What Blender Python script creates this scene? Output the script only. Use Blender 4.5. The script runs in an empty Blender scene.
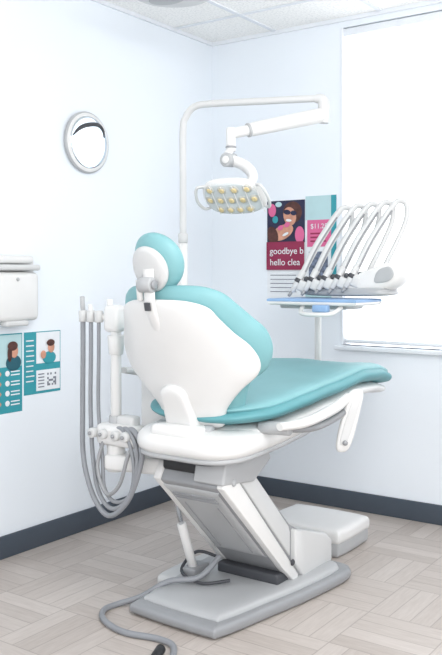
import bpy, bmesh, math, random
from mathutils import Vector, Matrix, Euler
random.seed(3)
scene = bpy.context.scene
scene.view_settings.view_transform = 'Standard'

# ---------------------------------------------------------------- materials
def lin(c):
    return tuple(((v/255)/12.92 if v/255 <= 0.04045 else ((v/255+0.055)/1.055)**2.4) for v in c)
def mat(name, rgb, rough=0.5, metal=0.0, emit=0.0, noise=0.03, scale=12, coat=0.0, bump=0.0):
    m = bpy.data.materials.new(name); m.use_nodes = True
    nt = m.node_tree; b = nt.nodes['Principled BSDF']
    c = lin(rgb)
    tn = nt.nodes.new('ShaderNodeTexNoise'); tn.inputs['Scale'].default_value = scale
    g = nt.nodes.new('ShaderNodeNewGeometry')
    nt.links.new(g.outputs['Position'], tn.inputs['Vector'])
    r = nt.nodes.new('ShaderNodeValToRGB')
    r.color_ramp.elements[0].position = 0.3; r.color_ramp.elements[1].position = 0.7
    r.color_ramp.elements[0].color = (*[v*(1-noise) for v in c], 1)
    r.color_ramp.elements[1].color = (*[min(1, v*(1+noise)) for v in c], 1)
    nt.links.new(tn.outputs['Fac'], r.inputs['Fac'])
    nt.links.new(r.outputs['Color'], b.inputs['Base Color'])
    b.inputs['Roughness'].default_value = rough
    b.inputs['Metallic'].default_value = metal
    b.inputs['Coat Weight'].default_value = coat
    if emit > 0:
        b.inputs['Emission Color'].default_value = (*c, 1)
        b.inputs['Emission Strength'].default_value = emit
    if bump > 0:
        t2 = nt.nodes.new('ShaderNodeTexNoise'); t2.inputs['Scale'].default_value = 160
        nt.links.new(g.outputs['Position'], t2.inputs['Vector'])
        bp = nt.nodes.new('ShaderNodeBump'); bp.inputs['Strength'].default_value = bump
        bp.inputs['Distance'].default_value = 0.002
        nt.links.new(t2.outputs['Fac'], bp.inputs['Height']); nt.links.new(bp.outputs['Normal'], b.inputs['Normal'])
    return m

M = {}
M['wall'] = mat('wall_paint', (230, 236, 242), 0.8, noise=0.008, scale=2, bump=0.1)
M['white'] = mat('white_plastic', (220, 220, 219), 0.35, noise=0.01, coat=0.1)
M['offwhite'] = mat('offwhite_plastic', (203, 204, 204), 0.4, noise=0.01)
M['lgrey'] = mat('light_grey_plastic', (172, 174, 176), 0.4, noise=0.015)
M['grey'] = mat('grey_metal_paint', (146, 148, 151), 0.35, 0.1, noise=0.02)
M['dgrey'] = mat('dark_grey', (62, 64, 69), 0.5)
M['black'] = mat('black_rubber', (32, 33, 36), 0.5)
M['hose'] = mat('grey_hose', (136, 139, 144), 0.45, noise=0.02)
M['chrome'] = mat('chrome', (205, 208, 212), 0.2, 0.9)
M['teal'] = mat('teal_upholstery', (124, 174, 179), 0.5, noise=0.03, scale=8, bump=0.08)
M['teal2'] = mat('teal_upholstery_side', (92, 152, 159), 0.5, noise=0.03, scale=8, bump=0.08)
M['base'] = mat('skirting_slate', (68, 77, 88), 0.5)
M['trim'] = mat('window_trim', (226, 230, 235), 0.5)
M['shade'] = mat('window_shade', (250, 252, 255), 0.8, emit=1.1, noise=0.005)
M['blue'] = mat('blue_tray_cover', (140, 172, 210), 0.5)
M['lens'] = mat('warm_led_lens', (216, 196, 148), 0.15, noise=0.12, scale=60, coat=0.6)
M['cup'] = mat('lens_reflector_ring', (186, 184, 176), 0.3, noise=0.1, scale=80, coat=0.3)
M['clear'] = mat('lamp_housing_pale', (206, 210, 211), 0.2, 0.0, coat=0.5)
M['mirror'] = mat('mirror_glass', (212, 220, 226), 0.03, 1.0, noise=0.0)
M['p_teal'] = mat('print_teal', (46, 146, 158), 0.6)
M['p_dteal'] = mat('print_dark_teal', (25, 85, 100), 0.6)
M['p_white'] = mat('print_white', (226, 230, 234), 0.6)
M['p_pink'] = mat('print_pink', (212, 100, 146), 0.6)
M['p_mag'] = mat('print_crimson', (140, 34, 72), 0.6)
M['p_navy'] = mat('print_navy', (34, 36, 66), 0.6)
M['p_skin'] = mat('print_skin', (200, 145, 122), 0.6, noise=0.15, scale=30)
M['p_hair'] = mat('print_hair', (78, 44, 38), 0.6, noise=0.3, scale=50)
M['p_pale'] = mat('print_pale_teal', (176, 206, 210), 0.6)
M['p_grey'] = mat('print_grey', (120, 125, 135), 0.6)
M['p_photo'] = mat('print_photo_mix', (105, 115, 135), 0.6, noise=0.6, scale=45)

def floor_mat():
    m = bpy.data.materials.new('vinyl_basketweave_floor'); m.use_nodes = True
    nt = m.node_tree; N = nt.nodes; L = nt.links; b = N['Principled BSDF']
    def mth(op, a, bb=None, c=None):
        n = N.new('ShaderNodeMath'); n.operation = op
        for i, v in enumerate((a, bb, c)):
            if v is None: continue
            if isinstance(v, (int, float)): n.inputs[i].default_value = v
            else: L.new(v, n.inputs[i])
        return n.outputs[0]
    g = N.new('ShaderNodeNewGeometry'); s = N.new('ShaderNodeSeparateXYZ'); L.new(g.outputs['Position'], s.inputs[0])
    C = 0.30
    sx = mth('DIVIDE', mth('ADD', s.outputs[0], 20.1), C); sy = mth('DIVIDE', mth('ADD', s.outputs[1], 20.05), C)
    cx = mth('FLOOR', sx); cy = mth('FLOOR', sy)
    ch = mth('MODULO', mth('ADD', cx, cy), 2.0)
    inv = mth('SUBTRACT', 1.0, ch)
    a = mth('ADD', mth('MULTIPLY', sx, ch), mth('MULTIPLY', sy, inv))
    o = mth('ADD', mth('MULTIPLY', sy, ch), mth('MULTIPLY', sx, inv))
    a3 = mth('MULTIPLY', a, 4.0)
    fa = mth('FRACT', a3); fo = mth('FRACT', o)
    la = mth('LESS_THAN', mth('MINIMUM', fa, mth('SUBTRACT', 1.0, fa)), 0.026)
    lo = mth('LESS_THAN', mth('MINIMUM', fo, mth('SUBTRACT', 1.0, fo)), 0.008)
    line = mth('MAXIMUM', la, lo)
    cmb = N.new('ShaderNodeCombineXYZ'); L.new(mth('FLOOR', a3), cmb.inputs[0]); L.new(cx, cmb.inputs[1]); L.new(cy, cmb.inputs[2])
    wn = N.new('ShaderNodeTexWhiteNoise'); L.new(cmb.outputs[0], wn.inputs['Vector'])
    cm2 = N.new('ShaderNodeCombineXYZ'); L.new(mth('MULTIPLY', a, 20.0), cm2.inputs[0]); L.new(mth('MULTIPLY', o, 2.0), cm2.inputs[1]); L.new(wn.outputs['Value'], cm2.inputs[2])
    no = N.new('ShaderNodeTexNoise'); no.inputs['Scale'].default_value = 1.6; no.inputs['Detail'].default_value = 6; no.inputs['Roughness'].default_value = 0.65
    L.new(cm2.outputs[0], no.inputs['Vector'])
    fac = mth('ADD', mth('MULTIPLY', no.outputs['Fac'], 0.65), mth('MULTIPLY', wn.outputs['Value'], 0.3))
    r = N.new('ShaderNodeValToRGB'); L.new(fac, r.inputs['Fac'])
    r.color_ramp.elements[0].position = 0.15; r.color_ramp.elements[0].color = (*lin((166, 156, 149)), 1)
    r.color_ramp.elements[1].position = 0.8; r.color_ramp.elements[1].color = (*lin((202, 194, 188)), 1)
    mx = N.new('ShaderNodeMix'); mx.data_type = 'RGBA'
    L.new(mth('MULTIPLY', line, 0.5), mx.inputs['Factor']); L.new(r.outputs['Color'], mx.inputs['A'])
    mx.inputs['B'].default_value = (*lin((132, 123, 117)), 1)
    L.new(mx.outputs['Result'], b.inputs['Base Color'])
    b.inputs['Roughness'].default_value = 0.42
    return m
def ceil_mat():
    m = bpy.data.materials.new('acoustic_ceiling_tile'); m.use_nodes = True
    nt = m.node_tree; N = nt.nodes; L = nt.links; b = N['Principled BSDF']
    g = N.new('ShaderNodeNewGeometry')
    n = N.new('ShaderNodeTexNoise'); n.inputs['Scale'].default_value = 90; n.inputs['Detail'].default_value = 4
    L.new(g.outputs['Position'], n.inputs['Vector'])
    r = N.new('ShaderNodeValToRGB'); L.new(n.outputs['Fac'], r.inputs['Fac'])
    r.color_ramp.elements[0].position = 0.35; r.color_ramp.elements[0].color = (*lin((232, 233, 232)), 1)
    r.color_ramp.elements[1].position = 0.55; r.color_ramp.elements[1].color = (*lin((250, 250, 248)), 1)
    L.new(r.outputs['Color'], b.inputs['Base Color']); b.inputs['Roughness'].default_value = 0.9
    return m
M['floor'] = floor_mat(); M['ceil'] = ceil_mat()

# ---------------------------------------------------------------- helpers
def root(name, loc):
    e = bpy.data.objects.new(name, None); e.location = loc; e.empty_display_size = 0.1
    scene.collection.objects.link(e); return e
def finish(name, me, m, par, smooth=True, ang=38):
    me.materials.append(m)
    if smooth:
        for p in me.polygons: p.use_smooth = True
        try: me.set_sharp_from_angle(angle=math.radians(ang))
        except Exception: pass
    o = bpy.data.objects.new(name, me); scene.collection.objects.link(o)
    if par:
        o.parent = par; o.matrix_parent_inverse = Matrix.Translation(-Vector(par.location))
    return o
def from_bm(name, bm, m, par, smooth=True, ang=38):
    bmesh.ops.recalc_face_normals(bm, faces=bm.faces)
    me = bpy.data.meshes.new(name); bm.to_mesh(me); bm.free()
    return finish(name, me, m, par, smooth, ang)
def box(name, c, size, m, par=None, bev=0.0, rot=(0, 0, 0), seg=3):
    bm = bmesh.new(); bmesh.ops.create_cube(bm, size=1)
    for v in bm.verts: v.co = Vector((v.co.x*size[0], v.co.y*size[1], v.co.z*size[2]))
    if bev > 0: bmesh.ops.bevel(bm, geom=list(bm.edges), offset=bev, segments=seg, profile=0.5, affect='EDGES')
    R = Euler(rot).to_matrix().to_4x4()
    bm.transform(Matrix.Translation(Vector(c)) @ R)
    return from_bm(name, bm, m, par)
def slab(name, lo, hi, m, par=None, bev=0.0):
    c = [(a+b)/2 for a, b in zip(lo, hi)]; s = [abs(b-a) for a, b in zip(lo, hi)]
    return box(name, c, s, m, par, bev)
def catmull(pts, n, closed=False):
    out = []; P = [Vector(p) for p in pts]; k = len(P)
    segs = k if closed else k-1
    for i in range(segs):
        if closed: p0, p1, p2, p3 = P[(i-1) % k], P[i], P[(i+1) % k], P[(i+2) % k]
        else: p0, p1, p2, p3 = P[max(i-1, 0)], P[i], P[i+1], P[min(i+2, k-1)]
        for j in range(n):
            t = j/n
            out.append(0.5*((2*p1)+(p2-p0)*t+(2*p0-5*p1+4*p2-p3)*t*t+(3*p1-p0-3*p2+p3)*t**3))
    if not closed: out.append(P[-1].copy())
    return out
def tube(name, pts, rad, m, par=None, sm=8, sides=14, flat=1.0):
    P = catmull(pts, sm) if sm > 1 else [Vector(p) for p in pts]
    n = len(P)
    if isinstance(rad, (int, float)): R = [rad]*n
    else:
        R = []
        for i in range(n):
            x = i/(n-1)*(len(rad)-1); j = min(int(x), len(rad)-2); R.append(rad[j]+(rad[j+1]-rad[j])*(x-j))
    bm = bmesh.new(); rings = []
    T = [(P[min(i+1, n-1)]-P[max(i-1, 0)]).normalized() for i in range(n)]
    up = Vector((0, 0, 1)) if abs(T[0].z) < 0.95 else Vector((0, 1, 0))
    nrm = T[0].cross(up).normalized()
    for i in range(n):
        nrm = (nrm - T[i]*nrm.dot(T[i])).normalized(); bn = T[i].cross(nrm)
        rings.append([bm.verts.new(P[i]+R[i]*(math.cos(a)*nrm+flat*math.sin(a)*bn)) for a in [2*math.pi*k/sides for k in range(sides)]])
    for i in range(n-1):
        for k in range(sides):
            bm.faces.new((rings[i][k], rings[i][(k+1) % sides], rings[i+1][(k+1) % sides], rings[i+1][k]))
    bm.faces.new(rings[0][::-1]); bm.faces.new(rings[-1])
    return from_bm(name, bm, m, par, ang=50)
def cyl(name, a, b, r, m, par=None, r2=None, sides=28, bev=0.003):
    a = Vector(a); b = Vector(b); r2 = r if r2 is None else r2
    d = (b-a); L = d.length; t = d/L; e = min(bev, L/3, r/2)
    return tube(name, [a, a+t*e, b-t*e, b], [r-e, r, r2, r2-e], m, par, sm=1, sides=sides)
def pillow(name, outline, mp, ht, hb, m, par=None, sub=6, R=9, p=5, q=2):
    O = catmull([(a, b, 0) for a, b in outline], sub, True)
    c = Vector((0, 0, 0))
    for o in O: c += o
    c /= len(O); n = len(O)
    mid = (ht+hb)/2; hf = (ht-hb)/2
    bm = bmesh.new()
    top = bm.verts.new(mp(c.x, c.y, ht)); bot = bm.verts.new(mp(c.x, c.y, hb))
    rt = []; rb = []
    for j in range(1, R+1):
        r = math.sin(math.pi/2*j/R); r = math.sin(math.pi/2*r) if p > 8 else r
        h = hf*(max(0, 1-r**p))**(1/q)
        A = []; B = []
        for o in O:
            w = c+(o-c)*r
            A.append(bm.verts.new(mp(w.x, w.y, mid+h)))
            if j < R: B.append(bm.verts.new(mp(w.x, w.y, mid-h)))
        rt.append(A); rb.append(B if j < R else A)
    for k in range(n):
        k2 = (k+1) % n
        bm.faces.new((top, rt[0][k], rt[0][k2])); bm.faces.new((bot, rb[0][k2], rb[0][k]))
        for j in range(R-1):
            bm.faces.new((rt[j][k], rt[j+1][k], rt[j+1][k2], rt[j][k2]))
            bm.faces.new((rb[j][k2], rb[j+1][k2], rb[j+1][k], rb[j][k]))
    return from_bm(name, bm, m, par, ang=60)
def sym(half):
    return [(w, t) for w, t in half]+[(-w, t) for w, t in half[::-1] if w > 1e-6]
def prism(name, prof, x0, x1, m, par=None, bev=0.006):
    bm = bmesh.new()
    A = [bm.verts.new((x0, y, z)) for y, z in prof]; B = [bm.verts.new((x1, y, z)) for y, z in prof]
    n = len(prof)
    bm.faces.new(A); bm.faces.new(B[::-1])
    for i in range(n): bm.faces.new((A[i], B[i], B[(i+1) % n], A[(i+1) % n]))
    if bev > 0: bmesh.ops.bevel(bm, geom=list(bm.edges), offset=bev, segments=3, profile=0.5, affect='EDGES')
    return from_bm(name, bm, m, par)
def ell(cx, cy, a, b, n=12, rot=0):
    c, s = math.cos(rot), math.sin(rot)
    return [(cx+a*math.cos(t)*c-b*math.sin(t)*s, cy+a*math.cos(t)*s+b*math.sin(t)*c) for t in [2*math.pi*i/n for i in range(n)]]
def ins(o, k, c): return [(c[0]+(a-c[0])*k, c[1]+(b-c[1])*k) for a, b in o]
def addbox(bm, lo, hi):
    r = bmesh.ops.create_cube(bm, size=1)
    for v in r['verts']:
        v.co = Vector([(lo[i]+hi[i])/2+v.co[i]*(hi[i]-lo[i]) for i in range(3)])

# ---------------------------------------------------------------- room
H = 2.5; XR = 4.6; YF = -5.6
slab('floor', (0, YF, -0.05), (XR, 0, 0), M['floor'])
slab('ceiling', (0, YF, H), (XR, 0, H+0.05), M['ceil'])
slab('wall_left', (-0.1, YF, 0), (0, 0.12, H), M['wall'])
WX0, WX1, WZ0, WZ1 = 0.808, 2.15, 0.83, 2.45
bm = bmesh.new()
addbox(bm, (0, 0, 0), (WX0, 0.12, H)); addbox(bm, (WX1, 0, 0), (XR, 0.12, H))
addbox(bm, (WX0, 0, 0), (WX1, 0.12, WZ0)); addbox(bm, (WX0, 0, WZ1), (WX1, 0.12, H))
from_bm('wall_back', bm, M['wall'], None, smooth=False)
slab('baseboard_left', (0, YF, 0), (0.012, -0.012, 0.095), M['base'], None, 0.003)
slab('baseboard_back', (0, -0.012, 0), (XR, 0, 0.095), M['base'], None, 0.003)

w = root('window_1', (1.49, 0, WZ0))
slab('shade', (WX0+0.012, 0.03, WZ0+0.01), (WX1-0.012, 0.036, WZ1-0.02), M['shade'], w)
slab('headrail', (WX0+0.004, 0.01, WZ1-0.04), (WX1-0.004, 0.055, WZ1-0.003), M['trim'], w, 0.004)
slab('bottom_rail', (WX0+0.012, 0.022, WZ0+0.012), (WX1-0.012, 0.044, WZ0+0.03), M['trim'], w, 0.004)
slab('sill', (WX0-0.02, -0.035, WZ0-0.022), (WX1+0.03, 0.06, WZ0), M['trim'], w, 0.004)
slab('jamb_left', (WX0, -0.004, WZ0), (WX0+0.012, 0.11, WZ1), M['trim'], w, 0.002)
slab('jamb_right', (WX1-0.012, -0.004, WZ0), (WX1, 0.11, WZ1), M['trim'], w, 0.002)
slab('pane', (WX0+0.012, 0.09, WZ0), (WX1-0.012, 0.1, WZ1), M['shade'], w)

t = root('trim_1', (1, -1, H))
for i, x in enumerate((0.42, 1.03, 1.64, 2.25, 2.86)):
    slab('tbar_long_%d' % i, (x-0.012, YF+0.01, H-0.006), (x+0.012, -0.012, H), M['trim'], t)
for i, y in enumerate((-0.35, -0.96, -1.57, -2.18, -2.79)):
    slab('tbar_cross_%d' % i, (0.012, y-0.012, H-0.005), (XR-0.01, y+0.012, H-0.0005), M['trim'], t)
slab('edge_left', (0, YF+0.01, H-0.02), (0.012, 0, H), M['trim'], t)
slab('edge_back', (0.012, -0.012, H-0.02), (XR-0.01, 0, H), M['trim'], t)

# ceiling lamp: shallow dome on a short stem
cl = root('ceiling_lamp', (0.577, -1.097, H))
cyl('stem', (0.577, -1.097, 2.38), (0.577, -1.097, H), 0.03, M['offwhite'], cl)
pillow('dome', ell(0.577, -1.097, 0.185, 0.185, 16), lambda a, b, h: (a, b, 2.385+h), 0.035, -0.035, M['offwhite'], cl, p=4)
pillow('lamp_plate', ell(0.55, -1.10, 0.085, 0.06, 16), lambda a, b, h: (a, b, 2.351+h), 0.004, -0.007, M['lgrey'], cl, p=8)

# ---------------------------------------------------------------- dental chair
CX = 1.07
ch = root('dental_chair', (CX, -1.25, 0))
B0 = Vector((CX, -1.58, 0.66)); T = Vector((0, -0.417, 0.909)).normalized(); Nn = Vector((0, 0.909, 0.417)).normalized(); Xh = Vector((1, 0, 0))
def backmap(s, t, h):
    f = 0.09*(s/0.29)**2 + h + 0.05*max(0, 0.16-t)
    return B0+Xh*s+T*t+Nn*f
def BP(s, t, f): return B0+Xh*s+T*t+Nn*f
bk = [(0.0, 0.0), (0.13, 0.01), (0.165, 0.06), (0.19, 0.12), (0.215, 0.165), (0.268, 0.20), (0.296, 0.26), (0.292, 0.33), (0.262, 0.385), (0.228, 0.44), (0.19, 0.49), (0.12, 0.522), (0.0, 0.53)]
pillow('backrest_cushion', sym(bk), backmap, 0.065, -0.008, M['teal'], ch, p=7)
bk2 = [(0.0, 0.03), (0.10, 0.025), (0.125, 0.05), (0.14, 0.09), (0.168, 0.125), (0.21, 0.165), (0.262, 0.205), (0.278, 0.25), (0.262, 0.31), (0.226, 0.365), (0.195, 0.42), (0.168, 0.465), (0.10, 0.495), (0.0, 0.503)]
pillow('backrest_shell', sym(bk2), backmap, 0.0, -0.038, M['white'], ch, p=9)
sp = [(0.0, -0.06), (0.06, -0.06), (0.066, 0.0), (0.055, 0.12), (0.046, 0.18), (0.0, 0.20)]
pillow('backrest_spine', sym(sp), lambda s, t, h: B0+Xh*(s-0.02)+T*t+Nn*h, -0.02, -0.06, M['white'], ch, p=12, q=3)
# headrest
HT = 0.600
hf = lambda s, t: 0.035+1.5*s*s+0.10*(t-0.6)
pillow('headrest_cushion', ell(-0.018, HT, 0.098, 0.098, 12, 0.0), lambda s, t, h: BP(s, t, h+hf(s, t)), 0.055, -0.01, M['teal'], ch, p=4)
pillow('headrest_shell', ell(-0.026, HT-0.008, 0.074, 0.076, 12), lambda s, t, h: BP(s, t, h+hf(s, t)), 0.0, -0.03, M['offwhite'], ch, p=6)
tube('headrest_bar', [BP(-0.015, 0.40, -0.03), BP(-0.015, 0.48, -0.036), BP(-0.015, 0.55, -0.014), BP(-0.015, 0.6, 0.005)], 0.022, M['white'], ch, flat=0.4)
tube('headrest_bar_slot', [BP(-0.015, 0.48, -0.052), BP(-0.015, 0.505, -0.046)], 0.013, M['dgrey'], ch, sm=1, flat=0.4)
cyl('headrest_knob', BP(-0.046, 0.555, -0.018), BP(0.008, 0.555, -0.018), 0.025, M['lgrey'], ch)
cyl('headrest_knob_cap', BP(0.008, 0.555, -0.018), BP(0.017, 0.555, -0.018), 0.016, M['grey'], ch)
cyl('headrest_lever', BP(-0.052, 0.57, -0.012), BP(-0.052, 0.505, -0.032), 0.011, M['white'], ch)

# seat
zp = [(-1.64, 0.755), (-1.5, 0.757), (-1.3, 0.775), (-1.1, 0.79), (-0.8, 0.815), (-0.6, 0.805), (-0.4, 0.775), (-0.25, 0.745)]
def zt(y):
    if y <= zp[0][0]: return zp[0][1]
    for (a, b), (c, d) in zip(zp, zp[1:]):
        if y <= c:
            k = (y-a)/(c-a); k = k*k*(3-2*k)*0.5+k*0.5; return b+(d-b)*k
    return zp[-1][1]
seat = [(0.0, -1.64), (0.12, -1.635), (0.20, -1.59), (0.255, -1.5), (0.275, -1.35), (0.27, -1.1), (0.268, -0.9), (0.255, -0.72), (0.23, -0.56), (0.20, -0.43), (0.15, -0.32), (0.07, -0.27), (0.0, -0.262)]
seatmap = lambda a, b, h: Vector((CX+a, b, zt(b)+h+0.25*a*a))
def scl(o, k, cy, ky=None):
    ky = k if ky is None else ky
    return [(w*k, cy+(t-cy)*ky) for w, t in o]
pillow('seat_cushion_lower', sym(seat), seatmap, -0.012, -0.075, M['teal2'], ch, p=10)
pillow('seat_cushion_top', sym(scl(seat, 0.93, -0.95, 0.97)), seatmap, 0.008, -0.045, M['teal'], ch, p=9)
pillow('seat_pan', sym(scl(seat, 0.9, -0.95, 0.95)), lambda a, b, h: Vector((CX+a, b, zt(b)+h)), -0.065, -0.115, M['white'], ch, p=10)
box('legrest_carrier', (CX, -0.78, 0.672), (0.2, 0.6, 0.035), M['offwhite'], ch, 0.012, rot=(math.radians(3), 0, 0))
hs = [(0.0, -1.72), (0.13, -1.715), (0.2, -1.66), (0.225, -1.55), (0.22, -1.3), (0.18, -1.08), (0.0, -1.04)]
pillow('seat_housing', sym(hs), lambda a, b, h: Vector((CX+a, b, 0.63+h+0.05*(b+1.6))), 0.045, -0.045, M['white'], ch, p=9, q=2.5)
pillow('housing_seam', sym(scl(hs, 0.96, -1.38, 0.97)), lambda a, b, h: Vector((CX+a, b, 0.593+h+0.05*(b+1.6))), 0.012, -0.014, M['lgrey'], ch, p=20, q=3)
pillow('housing_lower', sym(scl(hs, 0.70, -1.38, 0.8)), lambda a, b, h: Vector((CX+a-0.02, b, 0.572+h)), 0.02, -0.018, M['dgrey'], ch, p=16, q=3)
box('back_hinge', (CX-0.02, -1.64, 0.665), (0.19, 0.13, 0.05), M['white'], ch, 0.02)
cyl('hinge_pin', (CX-0.135, -1.62, 0.668), (CX+0.09, -1.62, 0.668), 0.022, M['lgrey'], ch)
box('lift_pivot', (CX-0.04, -1.52, 0.545), (0.17, 0.2, 0.05), M['black'], ch, 0.01)
prism('lift_top_fork', [(-1.64, 0.5), (-1.62, 0.575), (-1.36, 0.585), (-1.34, 0.54), (-1.45, 0.48)], CX+0.02, CX+0.145, M['lgrey'], ch, 0.008)
# lift arm
prof = [(-1.635, 0.49), (-1.60, 0.545), (-1.50, 0.555), (-1.455, 0.52), (-1.20, 0.265), (-1.12, 0.232), (-0.93, 0.175), (-0.885, 0.14), (-0.885, 0.05), (-1.17, 0.05), (-1.25, 0.12)]
prism('lift_arm_body', [(y*1.0+0.006, z-0.004) for y, z in prof], CX-0.13, CX+0.128, M['grey'], ch, 0.008)
rim = [(-1.635, 0.49), (-1.60, 0.545), (-1.565, 0.545), (-1.555, 0.50), (-1.14, 0.075), (-1.15, 0.05), (-1.17, 0.05), (-1.25, 0.12)]
pan = [(-1.53, 0.553), (-1.50, 0.555), (-1.455, 0.52), (-1.20, 0.265), (-1.19, 0.24), (-1.19, 0.15), (-1.52, 0.49)]
ris = [(-1.175, 0.25), (-1.12, 0.232), (-0.93, 0.175), (-0.885, 0.14), (-0.885, 0.05), (-1.11, 0.05), (-1.175, 0.12)]
prism('lift_rim_near', rim, CX+0.112, CX+0.142, M['white'], ch, 0.006)
prism('lift_panel_near', pan, CX+0.112, CX+0.134, M['offwhite'], ch, 0.005)
prism('riser_panel', ris, CX-0.13, CX+0.15, M['offwhite'], ch, 0.012)
prism('lift_rim_far', rim, CX-0.155, CX-0.125, M['white'], ch, 0.006)
cyl('pivot_bolt', (CX+0.14, -1.19, 0.13), (CX+0.148, -1.19, 0.13), 0.012, M['dgrey'], ch)
cyl('pivot_bolt_top', (CX+0.14, -1.575, 0.50), (CX+0.148, -1.575, 0.50), 0.012, M['lgrey'], ch)
d = Vector((0, 0.385, -0.37)).normalized()
rp = lambda s, k, h: Vector((CX-0.008+s, -1.632, 0.488))+d*k+Vector((0, -0.693, -0.72))*h
pillow('lift_arm_rear_panel', [(-0.1, 0.03), (0.1, 0.03), (0.105, 0.05), (0.105, 0.25), (0.105, 0.43), (0.1, 0.45), (-0.1, 0.45), (-0.105, 0.43), (-0.105, 0.25), (-0.105, 0.05)], rp, 0.008, -0.012, M['lgrey'], ch, p=14, q=3)
for i in range(3):
    box('panel_rib_%d' % i, rp(0, 0.06+0.014*i, 0.009), (0.18, 0.006, 0.006), M['grey'], ch, 0.002)
for s_ in (-0.07, 0.07):
    tube('panel_groove_%d' % (s_ > 0), [rp(s_, 0.12, 0.008), rp(s_, 0.42, 0.008)], 0.003, M['grey'], ch, sm=1, sides=8)
box('arm_foot_shade_block', (CX-0.01, -1.205, 0.078), (0.27, 0.12, 0.045), M['dgrey'], ch, 0.01)  # dark block, shadow at the arm foot put into its colour
cyl('lift_piston', (CX-0.18, -1.36, 0.08), (CX-0.18, -1.44, 0.28), 0.017, M['white'], ch)
cyl('lift_rod', (CX-0.18, -1.43, 0.25), (CX-0.18, -1.52, 0.5), 0.009, M['chrome'], ch)
box('piston_foot', (CX-0.18, -1.35, 0.08), (0.06, 0.1, 0.05), M['grey'], ch, 0.01)
tube('base_cable', [(CX-0.14, -1.27, 0.12), (CX-0.2, -1.32, 0.14), (CX-0.21, -1.40, 0.09), (CX-0.1, -1.43, 0.075), (CX-0.02, -1.36, 0.08)], 0.006, M['dgrey'], ch)
# base plate
bp = [(0.82, -1.62), (0.86, -1.655), (1.155, -1.665), (1.205, -1.63), (1.25, -1.4), (1.285, -1.2), (1.31, -0.95), (1.29, -0.87), (1.22, -0.84), (0.9, -0.84), (0.8, -0.87), (0.76, -0.95), (0.76, -1.2), (0.79, -1.4)]
pillow('base_plate', bp, lambda a, b, h: Vector((a, b, h)), 0.045, 0.0, M['grey'], ch, p=26, q=3, R=12)
pillow('base_plate_top', ins(bp, 0.88, (1.035, -1.255)), lambda a, b, h: Vector((a, b, h)), 0.064, 0.02, M['lgrey'], ch, p=20, q=3, R=12)
pillow('base_step', [(0.76, -1.36), (0.80, -1.4), (0.93, -1.4), (0.97, -1.36), (0.97, -1.1), (0.93, -1.06), (0.80, -1.06), (0.76, -1.1)], lambda a, b, h: Vector((a-0.03, b, h)), 0.05, 0.0, M['offwhite'], ch, p=20, q=3)
# near armrest
tube('armrest_beam_near', [(1.38, -1.56, 0.700), (1.412, -1.44, 0.702), (1.42, -1.26, 0.725), (1.42, -1.15, 0.752)], [0.016, 0.02, 0.022, 0.018], M['white'], ch, flat=0.8)
tube('armrest_under_bar', [(1.3, -1.5, 0.68), (1.36, -1.48, 0.68), (1.405, -1.4, 0.675), (1.41, -1.28, 0.68), (1.415, -1.18, 0.7)], 0.012, M['grey'], ch)
cyl('armrest_pivot', (1.27, -1.5, 0.68), (1.385, -1.5, 0.685), 0.022, M['lgrey'], ch)
def padmap(a, b, h): return Vector((1.428+0.6*h+0.8*a, -1.16-0.8*h+0.6*a, 0.668+b))
pad = [(0.0, -0.112), (0.022, -0.1), (0.03, -0.05), (0.031, 0.05), (0.027, 0.1), (0.0, 0.114), (-0.024, 0.1), (-0.03, 0.05), (-0.03, -0.05), (-0.022, -0.1)]
pad = [(a+0.24*b, b) for a, b in pad]
pillow('armrest_pad', pad, padmap, 0.014, -0.014, M['white'], ch, p=7)
pillow('armrest_pad_inset', [(a*0.6+0.1*b, b*0.8) for a, b in pad], padmap, 0.0165, 0.0, M['offwhite'], ch, p=7)
cyl('armrest_pad_knob', padmap(-0.017, -0.075, 0.014), padmap(-0.017, -0.075, 0.026), 0.009, M['grey'], ch)
tube('armrest_beam_far', [(0.715, -1.56, 0.84), (0.71, -1.46, 0.825), (0.72, -1.34, 0.79), (0.77, -1.28, 0.74), (0.83, -1.28, 0.69)], [0.016, 0.024, 0.024, 0.02, 0.02], M['offwhite'], ch, flat=0.7)
tube('foot_control_hose', [(0.99, -1.34, 0.15), (0.955, -1.42, 0.09), (0.87, -1.49, 0.078), (0.80, -1.56, 0.03), (0.745, -1.62, 0.0105), (0.74, -1.69, 0.0105), (0.80, -1.755, 0.0105), (0.92, -1.79, 0.0105), (1.05, -1.765, 0.0105), (1.13, -1.79, 0.0105), (1.2, -1.92, 0.0105), (1.22, -2.05, 0.0105)], 0.0105, M['hose'], ch)
cyl('foot_control_plug', (1.11, -1.83, 0.018), (1.14, -1.90, 0.018), 0.016, M['black'], ch)

# ---------------------------------------------------------------- floor junction box
fb = root('floor_utility_box', (0.99, -0.57, 0))
o = [(0.79, -0.68), (0.83, -0.72), (1.12, -0.72), (1.16, -0.68), (1.16, -0.47), (1.125, -0.42), (0.83, -0.42), (0.79, -0.47)]
pillow('lower_skirt', o, lambda a, b, h: Vector((a, b, h)), 0.08, 0.0, M['lgrey'], fb, p=30, q=4, R=12)
pillow('cover', ins(o, 1.03, (0.975, -0.57)), lambda a, b, h: Vector((a, b, h)), 0.118, 0.052, M['white'], fb, p=16, q=3, R=12)

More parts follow.
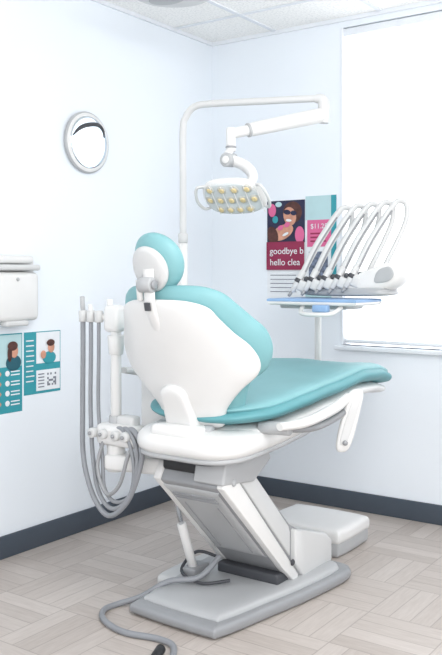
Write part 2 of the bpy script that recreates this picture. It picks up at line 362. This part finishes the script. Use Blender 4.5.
# ---------------------------------------------------------------- dental light with pole
dl = root('dental_operating_light', (0.67, -1.18, 0.55))
box('support_housing', (0.665, -1.2, 0.67), (0.14, 0.26, 0.25), M['white'], dl, 0.02)
box('support_link', (0.79, -1.25, 0.60), (0.14, 0.12, 0.06), M['offwhite'], dl, 0.01)
PX, PY = 0.65, -1.117
tipv = Vector((1.18, -0.915, 1.89)); c0 = Vector((PX, PY, 1.89)); dirp = (tipv-c0).normalized()
tube('pole', [(PX, PY, 0.7), (PX, PY, 1.1), (PX, PY, 1.5), (PX, PY, 1.78), c0+Vector((0, 0, -0.05))+dirp*0.012, c0+dirp*0.05+Vector((0, 0, -0.009)), c0+dirp*0.12, c0+dirp*0.3, tipv], 0.0145, M['offwhite'], dl)
cyl('pole_collar', (PX, PY, 1.32), (PX, PY, 1.36), 0.02, M['offwhite'], dl)
cyl('pole_lower_sleeve', (PX, PY, 0.78), (PX, PY, 1.32), 0.019, M['white'], dl)
tube('elbow', [tipv-dirp*0.02, tipv+dirp*0.01+Vector((0, 0, -0.008)), tipv+dirp*0.014+Vector((0, 0, -0.045)), tipv+dirp*0.014+Vector((0, 0, -0.1))], [0.016, 0.022, 0.022, 0.02], M['offwhite'], dl)
a0 = Vector((1.19, -0.915, 1.822)); a1 = Vector((0.98, -1.25, 1.722))
tube('flex_arm', [a0, a0.lerp(a1, 0.1), a0.lerp(a1, 0.75), a0.lerp(a1, 0.8), a1], [0.026, 0.03, 0.027, 0.021, 0.02], M['white'], dl, sm=3)
cyl('flex_arm_ring', a0.lerp(a1, 0.8), a0.lerp(a1, 0.83), 0.027, M['lgrey'], dl)
cyl('drop_joint', (a1.x, a1.y, 1.745), (a1.x, a1.y, 1.655), 0.018, M['white'], dl)
cyl('drop_ring', (a1.x, a1.y, 1.675), (a1.x, a1.y, 1.667), 0.021, M['grey'], dl)
HC = Vector((1.005, -1.275, 1.475))
tube('yoke', [(a1.x, a1.y, 1.665), (a1.x-0.005, a1.y-0.01, 1.63), (a1.x+0.045, a1.y+0.03, 1.60), (a1.x+0.075, a1.y+0.035, 1.555), HC+Vector((0.035, 0.02, 0.02))], [0.018, 0.026, 0.028, 0.027, 0.024], M['white'], dl, flat=0.7)
cyl('yoke_disc', (a1.x+0.0, a1.y-0.035, 1.62), (a1.x-0.005, a1.y+0.02, 1.625), 0.027, M['lgrey'], dl)
cyl('yoke_disc_cap', (a1.x+0.0, a1.y-0.04, 1.62), (a1.x-0.0, a1.y-0.034, 1.62), 0.015, M['white'], dl)
fn = Vector((0.12, -0.66, -0.75)).normalized()
ax = Vector((0.97, 0.06, -0.13)); ax = (ax-fn*ax.dot(fn)).normalized(); ay = fn.cross(ax).normalized()
if ay.y < 0: ay = -ay
hm = lambda a, b, h: HC+ax*a+ay*b+fn*(h-0.6*a*a)
ho = [(-0.125, 0.0), (-0.115, 0.055), (-0.06, 0.08), (0.06, 0.08), (0.115, 0.055), (0.125, 0.0), (0.105, -0.055), (0.05, -0.085), (-0.05, -0.085), (-0.105, -0.055)]
pillow('head_shell', ho, hm, 0.008, -0.028, M['white'], dl, p=8)
pillow('head_diffuser', [(a*0.9, b*0.9) for a, b in ho], hm, 0.012, 0.0, M['clear'], dl, p=12)
k = 0
for r_, row in enumerate([(-0.075, -0.025, 0.025, 0.075), (-0.09, -0.045, 0.0, 0.045, 0.09), (-0.06, -0.02, 0.02, 0.06)]):
    yy = (-0.050, 0.0, 0.048)[r_]
    for xx in row:
        pillow('lens_%d' % k, ell(xx, yy, 0.012, 0.013, 8), hm, 0.018, 0.008, M['lens'], dl, sub=2, R=4, p=4)
        pillow('lens_cup_%d' % k, ell(xx, yy, 0.019, 0.02, 8), hm, 0.0145, 0.006, M['cup'], dl, sub=2, R=4, p=8); k += 1
for i in range(-2, 3):
    tube('fin_%d' % i, [hm(i*0.045+0.022, -0.07, 0.014), hm(i*0.045+0.022, 0, 0.016), hm(i*0.045+0.022, 0.068, 0.014)], 0.0022, M['white'], dl, sm=3, sides=6)
for sg in (-1, 1):
    tube('handle_%s' % ('l' if sg < 0 else 'r'), [hm(sg*0.10, -0.05, -0.01), hm(sg*0.13, -0.055, 0.01), hm(sg*0.145, 0.0, 0.02), hm(sg*0.132, 0.05, 0.01), hm(sg*0.10, 0.05, -0.01)], 0.006, M['offwhite'], dl, sides=8)

# ---------------------------------------------------------------- delivery unit
du = root('dental_instrument_delivery_unit', (1.15, -0.6, 1.08))
tube('mount_arm', [(0.80, -0.95, 0.68), (0.80, -0.75, 0.70), (0.81, -0.5, 0.70), (0.83, -0.29, 0.70)], 0.022, M['white'], du)
cyl('mount_post', (0.83, -0.284, 0.68), (0.83, -0.284, 1.055), 0.0165, M['white'], du)
cyl('post_cap', (0.83, -0.284, 1.03), (0.83, -0.284, 1.075), 0.026, M['white'], du)
tube('swing_arm', [(0.83, -0.284, 1.05), (0.93, -0.38, 1.05), (1.06, -0.52, 1.055), (1.14, -0.6, 1.06)], 0.024, M['white'], du, flat=0.8)
tr = [(0.87, -0.78), (0.90, -0.8), (1.24, -0.8), (1.28, -0.78), (1.28, -0.58), (1.24, -0.56), (0.90, -0.56), (0.87, -0.58)]
pillow('tray', tr, lambda a, b, h: Vector((a, b, h)), 1.084, 1.06, M['white'], du, p=24, q=3)
pillow('tray_cover', ins(tr, 1.01, (1.075, -0.68)), lambda a, b, h: Vector((a, b, h)), 1.089, 1.072, M['blue'], du, p=24, q=3)
slab('tray_underframe', (0.9, -0.76, 1.045), (1.22, -0.6, 1.07), M['lgrey'], du, 0.008)
tube('tray_handle', [(1.02, -0.77, 1.055), (1.04, -0.82, 1.03), (1.11, -0.84, 1.025), (1.18, -0.82, 1.03), (1.20, -0.77, 1.055)], 0.009, M['white'], du)
box('tray_clip', (1.13, -0.815, 1.05), (0.07, 0.03, 0.03), M['blue'], du, 0.006)
XB = -0.035
bd = [(0.99, 1.125), (1.02, 1.105), (1.15, 1.10), (1.33, 1.115), (1.41, 1.14), (1.445, 1.185), (1.44, 1.225), (1.40, 1.245), (1.33, 1.225), (1.20, 1.185), (1.05, 1.165), (1.0, 1.15)]
bd = [(a+XB, b) for a, b in bd]
pillow('body', bd, lambda a, b, h: Vector((a, -0.58+h, b)), 0.085, -0.085, M['white'], du, p=9)
pillow('control_pad', [(1.34+XB, 1.155), (1.40+XB, 1.165), (1.42+XB, 1.195), (1.40+XB, 1.222), (1.355+XB, 1.21), (1.335+XB, 1.18)], lambda a, b, h: Vector((a, -0.665+h, b)), 0.004, -0.004, M['lgrey'], du, p=10)
pillow('body_underside', [(1.0+XB, 1.10), (1.35+XB, 1.10), (1.38+XB, 1.125), (1.35+XB, 1.14), (1.0+XB, 1.13)], lambda a, b, h: Vector((a, -0.58+h, b)), 0.088, -0.088, M['lgrey'], du, p=12)
for i in range(5):
    F = Vector((0.955+0.06*i, -0.69+0.008*i, 1.17+0.005*i)); e = Vector((0.8, 0.6, 0))
    A = lambda a, z: F+e*a+Vector((0, 0, z))
    tube('whip_%d' % i, [A(0.02, 0.03), A(0.07, 0.13), A(0.125, 0.22), A(0.165, 0.28), A(0.198, 0.312), A(0.23, 0.295), A(0.228, 0.23), A(0.19, 0.14), A(0.14, 0.04), A(0.12, -0.01)],
         [0.013, 0.0155, 0.0145, 0.013, 0.012, 0.0115, 0.0105, 0.010, 0.011, 0.013], M['offwhite'], du, sm=6)
    q_ = Vector((0.005, -0.012, 0))
    tube('whip_seam_%d' % i, [A(0.03, 0.03)+q_, A(0.078, 0.13)+q_, A(0.13, 0.214)+q_, A(0.168, 0.268)+q_], 0.0042, M['grey'], du, sm=5, sides=6)
    cyl('handpiece_%d' % i, A(-0.03, -0.055), A(0.022, 0.035), 0.011, M['offwhite'], du, r2=0.016)
    cyl('handpiece_tip_%d' % i, A(-0.045, -0.075), A(-0.03, -0.053), 0.007, M['grey'], du)
    cyl('handpiece_band_%d' % i, A(-0.006, -0.015), A(0.003, 0.002), 0.0165, M['dgrey'], du)
    box('holder_%d' % i, A(0.02, -0.03), (0.042, 0.05, 0.05), M['offwhite'], du, 0.01, rot=(0, 0.4, 0.2))
    cyl('holder_slot_%d' % i, A(0.035, 0.0), A(0.045, 0.0)+Vector((0.003, -0.03, 0)), 0.012, M['dgrey'], du)

# ---------------------------------------------------------------- assistant arm
QX, QY = 0.715, -1.6
aa = root('assistant_instrument_arm', (QX, QY, 0.5))
box('chair_link', (0.82, -1.57, 0.515), (0.28, 0.09, 0.06), M['white'], aa, 0.014, rot=(0, 0, math.radians(14)))
box('chair_link_front', (0.94, -1.53, 0.53), (0.1, 0.1, 0.07), M['offwhite'], aa, 0.014)
cyl('post_base', (QX, QY, 0.48), (QX, QY, 0.60), 0.034, M['white'], aa)
cyl('post_lower', (QX, QY, 0.6), (QX, QY, 0.68), 0.026, M['lgrey'], aa)
cyl('post', (QX, QY, 0.65), (QX, QY, 1.04), 0.0195, M['white'], aa)
cyl('post_mid_ring', (QX, QY, 0.90), (QX, QY, 0.97), 0.026, M['white'], aa, r2=0.031)
box('post_head', (QX-0.005, QY, 1.03), (0.075, 0.06, 0.10), M['white'], aa, 0.02)
cyl('head_pin', (QX-0.03, QY, 1.05), (QX-0.03, QY, 1.10), 0.012, M['white'], aa)
box('valve_block', (QX+0.035, QY-0.01, 0.615), (0.19, 0.08, 0.08), M['white'], aa, 0.022)
box('valve_top', (QX+0.06, QY, 0.665), (0.08, 0.05, 0.04), M['offwhite'], aa, 0.012)
for i, xx in enumerate((-0.06, -0.01, 0.05, 0.095)):
    cyl('valve_knob_%d' % i, (QX+xx, QY-0.04, 0.62), (QX+xx, QY-0.07, 0.62), 0.018, M['offwhite'], aa)
    cyl('valve_nub_%d' % i, (QX+xx, QY-0.07, 0.62), (QX+xx, QY-0.08, 0.62), 0.007, M['grey'], aa)
box('holder_bar', (QX-0.075, QY, 1.035), (0.15, 0.035, 0.025), M['white'], aa, 0.008)
for i, xx in enumerate((-0.145, -0.105, -0.066)):
    cyl('holder_cup_%d' % i, (QX+xx, QY-0.02, 1.015), (QX+xx, QY-0.02, 1.058), 0.016, M['offwhite'], aa)
    if i < 2: cyl('suction_tip_%d' % i, (QX+xx, QY-0.02, 1.05), (QX+xx-0.004, QY-0.02, 1.11-0.03*i), 0.009, M['white' if i else 'lgrey'], aa)
    off = i*0.027
    tube('suction_hose_%d' % i, [(QX+xx, QY-0.02, 1.02), (QX+xx+0.002, QY-0.022, 0.9), (QX+xx+0.008, QY-0.03, 0.7), (QX+xx+0.022+off*0.3, QY-0.04, 0.52), (QX-0.065+off, QY-0.05, 0.39+off*0.7), (QX+0.01+off*0.5, QY-0.05, 0.33+off), (QX+0.095+off*0.2, QY-0.05, 0.39+off*0.4), (QX+0.15-off*0.4, QY-0.05, 0.50), (QX+0.165-off, QY-0.05, 0.59), (QX+0.12-off, QY-0.045, 0.645), (QX+0.07-off, QY-0.03, 0.63)],
         (0.0095, 0.008, 0.007)[i], M['hose'], aa, sm=6)
tube('tubing_loop', [(QX-0.02, QY-0.04, 0.6), (QX-0.035, QY-0.06, 0.5), (QX+0.01, QY-0.06, 0.41), (QX+0.07, QY-0.06, 0.45), (QX+0.10, QY-0.05, 0.55), (QX+0.12, QY-0.03, 0.61)], 0.007, M['grey'], aa, sm=6)

# ---------------------------------------------------------------- left wall items
mi = root('round_wall_mirror', (0, -1.02, 1.805))
wallL = lambda a, b, h: Vector((h, a, b))
pillow('rim', ell(-1.02, 1.805, 0.143, 0.143, 20), wallL, 0.024, 0.0, M['lgrey'], mi, p=14, q=3)
pillow('white_ring', ell(-1.02, 1.805, 0.137, 0.137, 20), wallL, 0.026, 0.01, M['white'], mi, p=14, q=3)
pillow('glass', ell(-1.02, 1.805, 0.122, 0.122, 20), wallL, 0.029, 0.012, M['mirror'], mi, p=40, q=3)
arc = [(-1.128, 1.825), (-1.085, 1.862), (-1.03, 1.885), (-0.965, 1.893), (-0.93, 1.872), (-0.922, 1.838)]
tube('painted_reflection_band', [(0.0285, y, z) for y, z in arc], [0.003, 0.009, 0.011, 0.010, 0.007, 0.003], M['dgrey'], mi, sides=10, flat=1.0)  # dark reflection in the glass, modelled as a fixed arc on its face

dp = root('paper_towel_dispenser', (0, -1.5, 1.12))
slab('back_plate', (0, -1.66, 1.0), (0.02, -1.355, 1.25), M['white'], dp, 0.006)
slab('body', (0.005, -1.65, 0.995), (0.08, -1.375, 1.20), M['white'], dp, 0.022)
slab('lid', (0.005, -1.655, 1.207), (0.082, -1.37, 1.232), M['offwhite'], dp, 0.01)
slab('upper_body', (0.005, -1.63, 1.235), (0.07, -1.395, 1.27), M['white'], dp, 0.015)
cyl('lock', (0.078, -1.5, 1.17), (0.086, -1.5, 1.17), 0.008, M['lgrey'], dp)
slab('lever', (0.04, -1.56, 0.975), (0.085, -1.44, 0.998), M['offwhite'], dp, 0.008)

def sheet(name, par, wall, x0, x1, z0, z1, m, lay):
    e0 = 0.0 if lay == 0 else 0.0015*lay; e1 = 0.0015*(lay+1)
    if wall == 'L': return slab(name, (e0, x0, z0), (e1, x1, z1), m, par)
    return slab(name, (x0, -e1, z0), (x1, -e0, z1), m, par)
def blob(name, par, wall, cx, cz, a, b, m, lay, rot=0):
    e = 0.0015*(lay+1)
    mp = (lambda p, q_, h: Vector((h, p, q_))) if wall == 'L' else (lambda p, q_, h: Vector((p, -h, q_)))
    return pillow(name, ell(cx, cz, a, b, 12, rot), mp, e, e-0.0012, m, par, sub=3, R=3, p=30, q=3)
def text(name, par, body, x, z, size, m, lay):
    cu = bpy.data.curves.new(name, 'FONT'); cu.body = body; cu.size = size; cu.extrude = 0.0004
    cu.materials.append(m)
    o = bpy.data.objects.new(name, cu); scene.collection.objects.link(o)
    o.location = (x, -0.0015*(lay+1), z); o.rotation_euler = (math.radians(90), 0, 0)
    o.parent = par; o.matrix_parent_inverse = Matrix.Translation(-Vector(par.location))
    return o

p1 = root('wall_poster', (0, -1.51, 0.77))
sheet('paper', p1, 'L', -1.62, -1.405, 0.605, 0.94, M['p_teal'], 0)
sheet('photo', p1, 'L', -1.615, -1.41, 0.80, 0.935, M['p_pale'], 1)
blob('shoulders', p1, 'L', -1.455, 0.815, 0.042, 0.034, M['p_dteal'], 2)
blob('face', p1, 'L', -1.452, 0.865, 0.021, 0.029, M['p_skin'], 3)
blob('hair', p1, 'L', -1.462, 0.887, 0.028, 0.02, M['p_hair'], 4)
blob('hair_side', p1, 'L', -1.478, 0.855, 0.012, 0.034, M['p_hair'], 4)
for i in range(4):
    blob('dot_%d' % i, p1, 'L', -1.487, 0.772-0.042*i, 0.012, 0.012, M['p_white'], 1)
    for j in range(2): sheet('line_%d_%d' % (i, j), p1, 'L', -1.468, -1.42, 0.776-0.042*i-0.014*j, 0.781-0.042*i-0.014*j, M['p_white'], 1)
    blob('pic_%d' % i, p1, 'L', -1.55, 0.772-0.042*i, 0.03, 0.014, M['p_skin'], 1)

p2 = root('wall_poster', (0, -1.285, 0.8))
sheet('paper', p2, 'L', -1.395, -1.18, 0.668, 0.94, M['p_teal'], 0)
sheet('photo', p2, 'L', -1.325, -1.185, 0.80, 0.936, M['p_white'], 1)
blob('shirt', p2, 'L', -1.25, 0.822, 0.04, 0.028, M['p_teal'], 2)
blob('face', p2, 'L', -1.24, 0.868, 0.02, 0.025, M['p_skin'], 3)
blob('hair', p2, 'L', -1.244, 0.888, 0.024, 0.015, M['p_hair'], 4)
blob('face_child', p2, 'L', -1.288, 0.838, 0.016, 0.018, M['p_skin'], 4)
sheet('info_panel', p2, 'L', -1.325, -1.185, 0.68, 0.77, M['p_white'], 1)
for i in range(9): sheet('text_%d' % i, p2, 'L', -1.385, -1.345+0.008*random.random(), 0.90-0.022*i, 0.905-0.022*i, M['p_white'], 2)
for i in range(6):
    for j in range(6):
        if (i in (0, 5) and j in (0, 5)) or random.random() < 0.5:
            sheet('qr_%d_%d' % (i, j), p2, 'L', -1.262+0.009*i, -1.254+0.009*i, 0.698+0.0095*j, 0.707+0.0095*j, M['p_grey'], 2)
for i in range(5): sheet('small_text_%d' % i, p2, 'L', -1.315, -1.28, 0.75-0.014*i, 0.755-0.014*i, M['p_grey'], 2)

# ---------------------------------------------------------------- back wall posters
p3 = root('wall_poster', (0.485, 0, 1.32))
X0, X1 = 0.368, 0.60
sheet('paper', p3, 'B', X0, X1, 1.05, 1.585, M['p_white'], 0)
sheet('photo_bg', p3, 'B', X0, X1, 1.36, 1.585, M['p_navy'], 1)
blob('hair_a', p3, 'B', 0.525, 1.52, 0.058, 0.058, M['p_hair'], 2)
blob('face_a', p3, 'B', 0.51, 1.50, 0.038, 0.05, M['p_skin'], 3, 0.3)
blob('face_b', p3, 'B', 0.465, 1.415, 0.07, 0.038, M['p_skin'], 3, 0.4)
blob('hair_b', p3, 'B', 0.405, 1.40, 0.033, 0.05, M['p_hair'], 4, 0.3)
blob('shades_a', p3, 'B', 0.495, 1.522, 0.022, 0.013, M['p_navy'], 5, -0.2)
blob('shades_a2', p3, 'B', 0.535, 1.516, 0.018, 0.013, M['p_navy'], 5, -0.2)
blob('shades_b', p3, 'B', 0.455, 1.44, 0.018, 0.013, M['p_pink'], 5, 0.4)
blob('shades_b2', p3, 'B', 0.495, 1.455, 0.018, 0.013, M['p_pink'], 5, 0.4)
blob('smile_a', p3, 'B', 0.505, 1.478, 0.018, 0.007, M['p_white'], 5, -0.1)
blob('smile_b', p3, 'B', 0.485, 1.405, 0.02, 0.007, M['p_white'], 5, 0.4)
blob('shirt_a', p3, 'B', 0.57, 1.40, 0.028, 0.045, M['p_pink'], 3)
blob('bg_spot', p3, 'B', 0.40, 1.535, 0.024, 0.035, M['p_pink'], 2)
blob('bg_spot2', p3, 'B', 0.42, 1.485, 0.018, 0.02, M['p_teal'], 3)
blob('bg_spot3', p3, 'B', 0.44, 1.565, 0.02, 0.014, M['p_pale'], 2)
sheet('crimson_band', p3, 'B', X0, X1, 1.215, 1.365, M['p_mag'], 6)
text('headline_1', p3, 'goodbye b', X0+0.022, 1.30, 0.049, M['p_white'], 7)
text('headline_2', p3, 'hello clea', X0+0.022, 1.24, 0.049, M['p_white'], 7)
for i in range(5): sheet('small_text_%d' % i, p3, 'B', X0+0.02, X1-0.04-0.03*random.random(), 1.185-0.022*i, 1.189-0.022*i, M['p_grey'], 1)

p4 = root('wall_poster', (0.70, 0, 1.32))
X0, X1 = 0.604, 0.785
sheet('paper', p4, 'B', X0, X1, 1.05, 1.60, M['p_white'], 0)
sheet('pale_header', p4, 'B', X0, X1-0.02, 1.475, 1.60, M['p_pale'], 1)
sheet('teal_edge', p4, 'B', X1-0.03, X1, 1.10, 1.60, M['p_teal'], 2)
sheet('pink_panel', p4, 'B', X0+0.01, X1-0.03, 1.335, 1.475, M['p_pink'], 1)
text('price', p4, '$11.25', X0+0.03, 1.43, 0.036, M['p_white'], 2)
for i in range(3): sheet('pink_text_%d' % i, p4, 'B', X0+0.03, X1-0.06, 1.40-0.02*i, 1.408-0.02*i, M['p_mag'], 2)
sheet('teal_block', p4, 'B', X0, X1-0.03, 1.05, 1.15, M['p_pale'], 1)
sheet('photo_low', p4, 'B', X0+0.02, X1-0.05, 1.17, 1.31, M['p_photo'], 1)

# ---------------------------------------------------------------- lights
wd = bpy.data.worlds.new('soft_daylight'); scene.world = wd; wd.use_nodes = True
bg = wd.node_tree.nodes['Background']; bg.inputs[0].default_value = (0.965, 0.975, 1.0, 1); bg.inputs[1].default_value = 1.55
def area(name, loc, tgt, size, en, col=(1, 1, 1)):
    l = bpy.data.lights.new(name, 'AREA'); l.energy = en; l.size = size; l.color = col
    o = bpy.data.objects.new(name, l); o.location = loc
    o.rotation_euler = (Vector(tgt)-Vector(loc)).to_track_quat('-Z', 'Y').to_euler()
    scene.collection.objects.link(o); return o
area('overhead_fill_area', (2.4, -2.2, 2.44), (1.6, -1.6, 0), 1.2, 42)  # added overhead fill, out of view, no fixture modelled for it
area('rear_fill_area', (3.9, -4.9, 2.2), (0.8, -0.5, 1.1), 1.6, 88)  # added unseen fill behind the camera, brightens walls and chair

# ---------------------------------------------------------------- camera
cam = bpy.data.cameras.new('camera'); co = bpy.data.objects.new('camera', cam); scene.collection.objects.link(co)
co.location = (2.778, -3.890, 1.188); co.rotation_euler = (math.radians(90), 0, math.radians(34.93))
cam.sensor_fit = 'HORIZONTAL'; cam.sensor_width = 36; cam.lens = 68.8; cam.shift_y = -0.1188
scene.camera = co
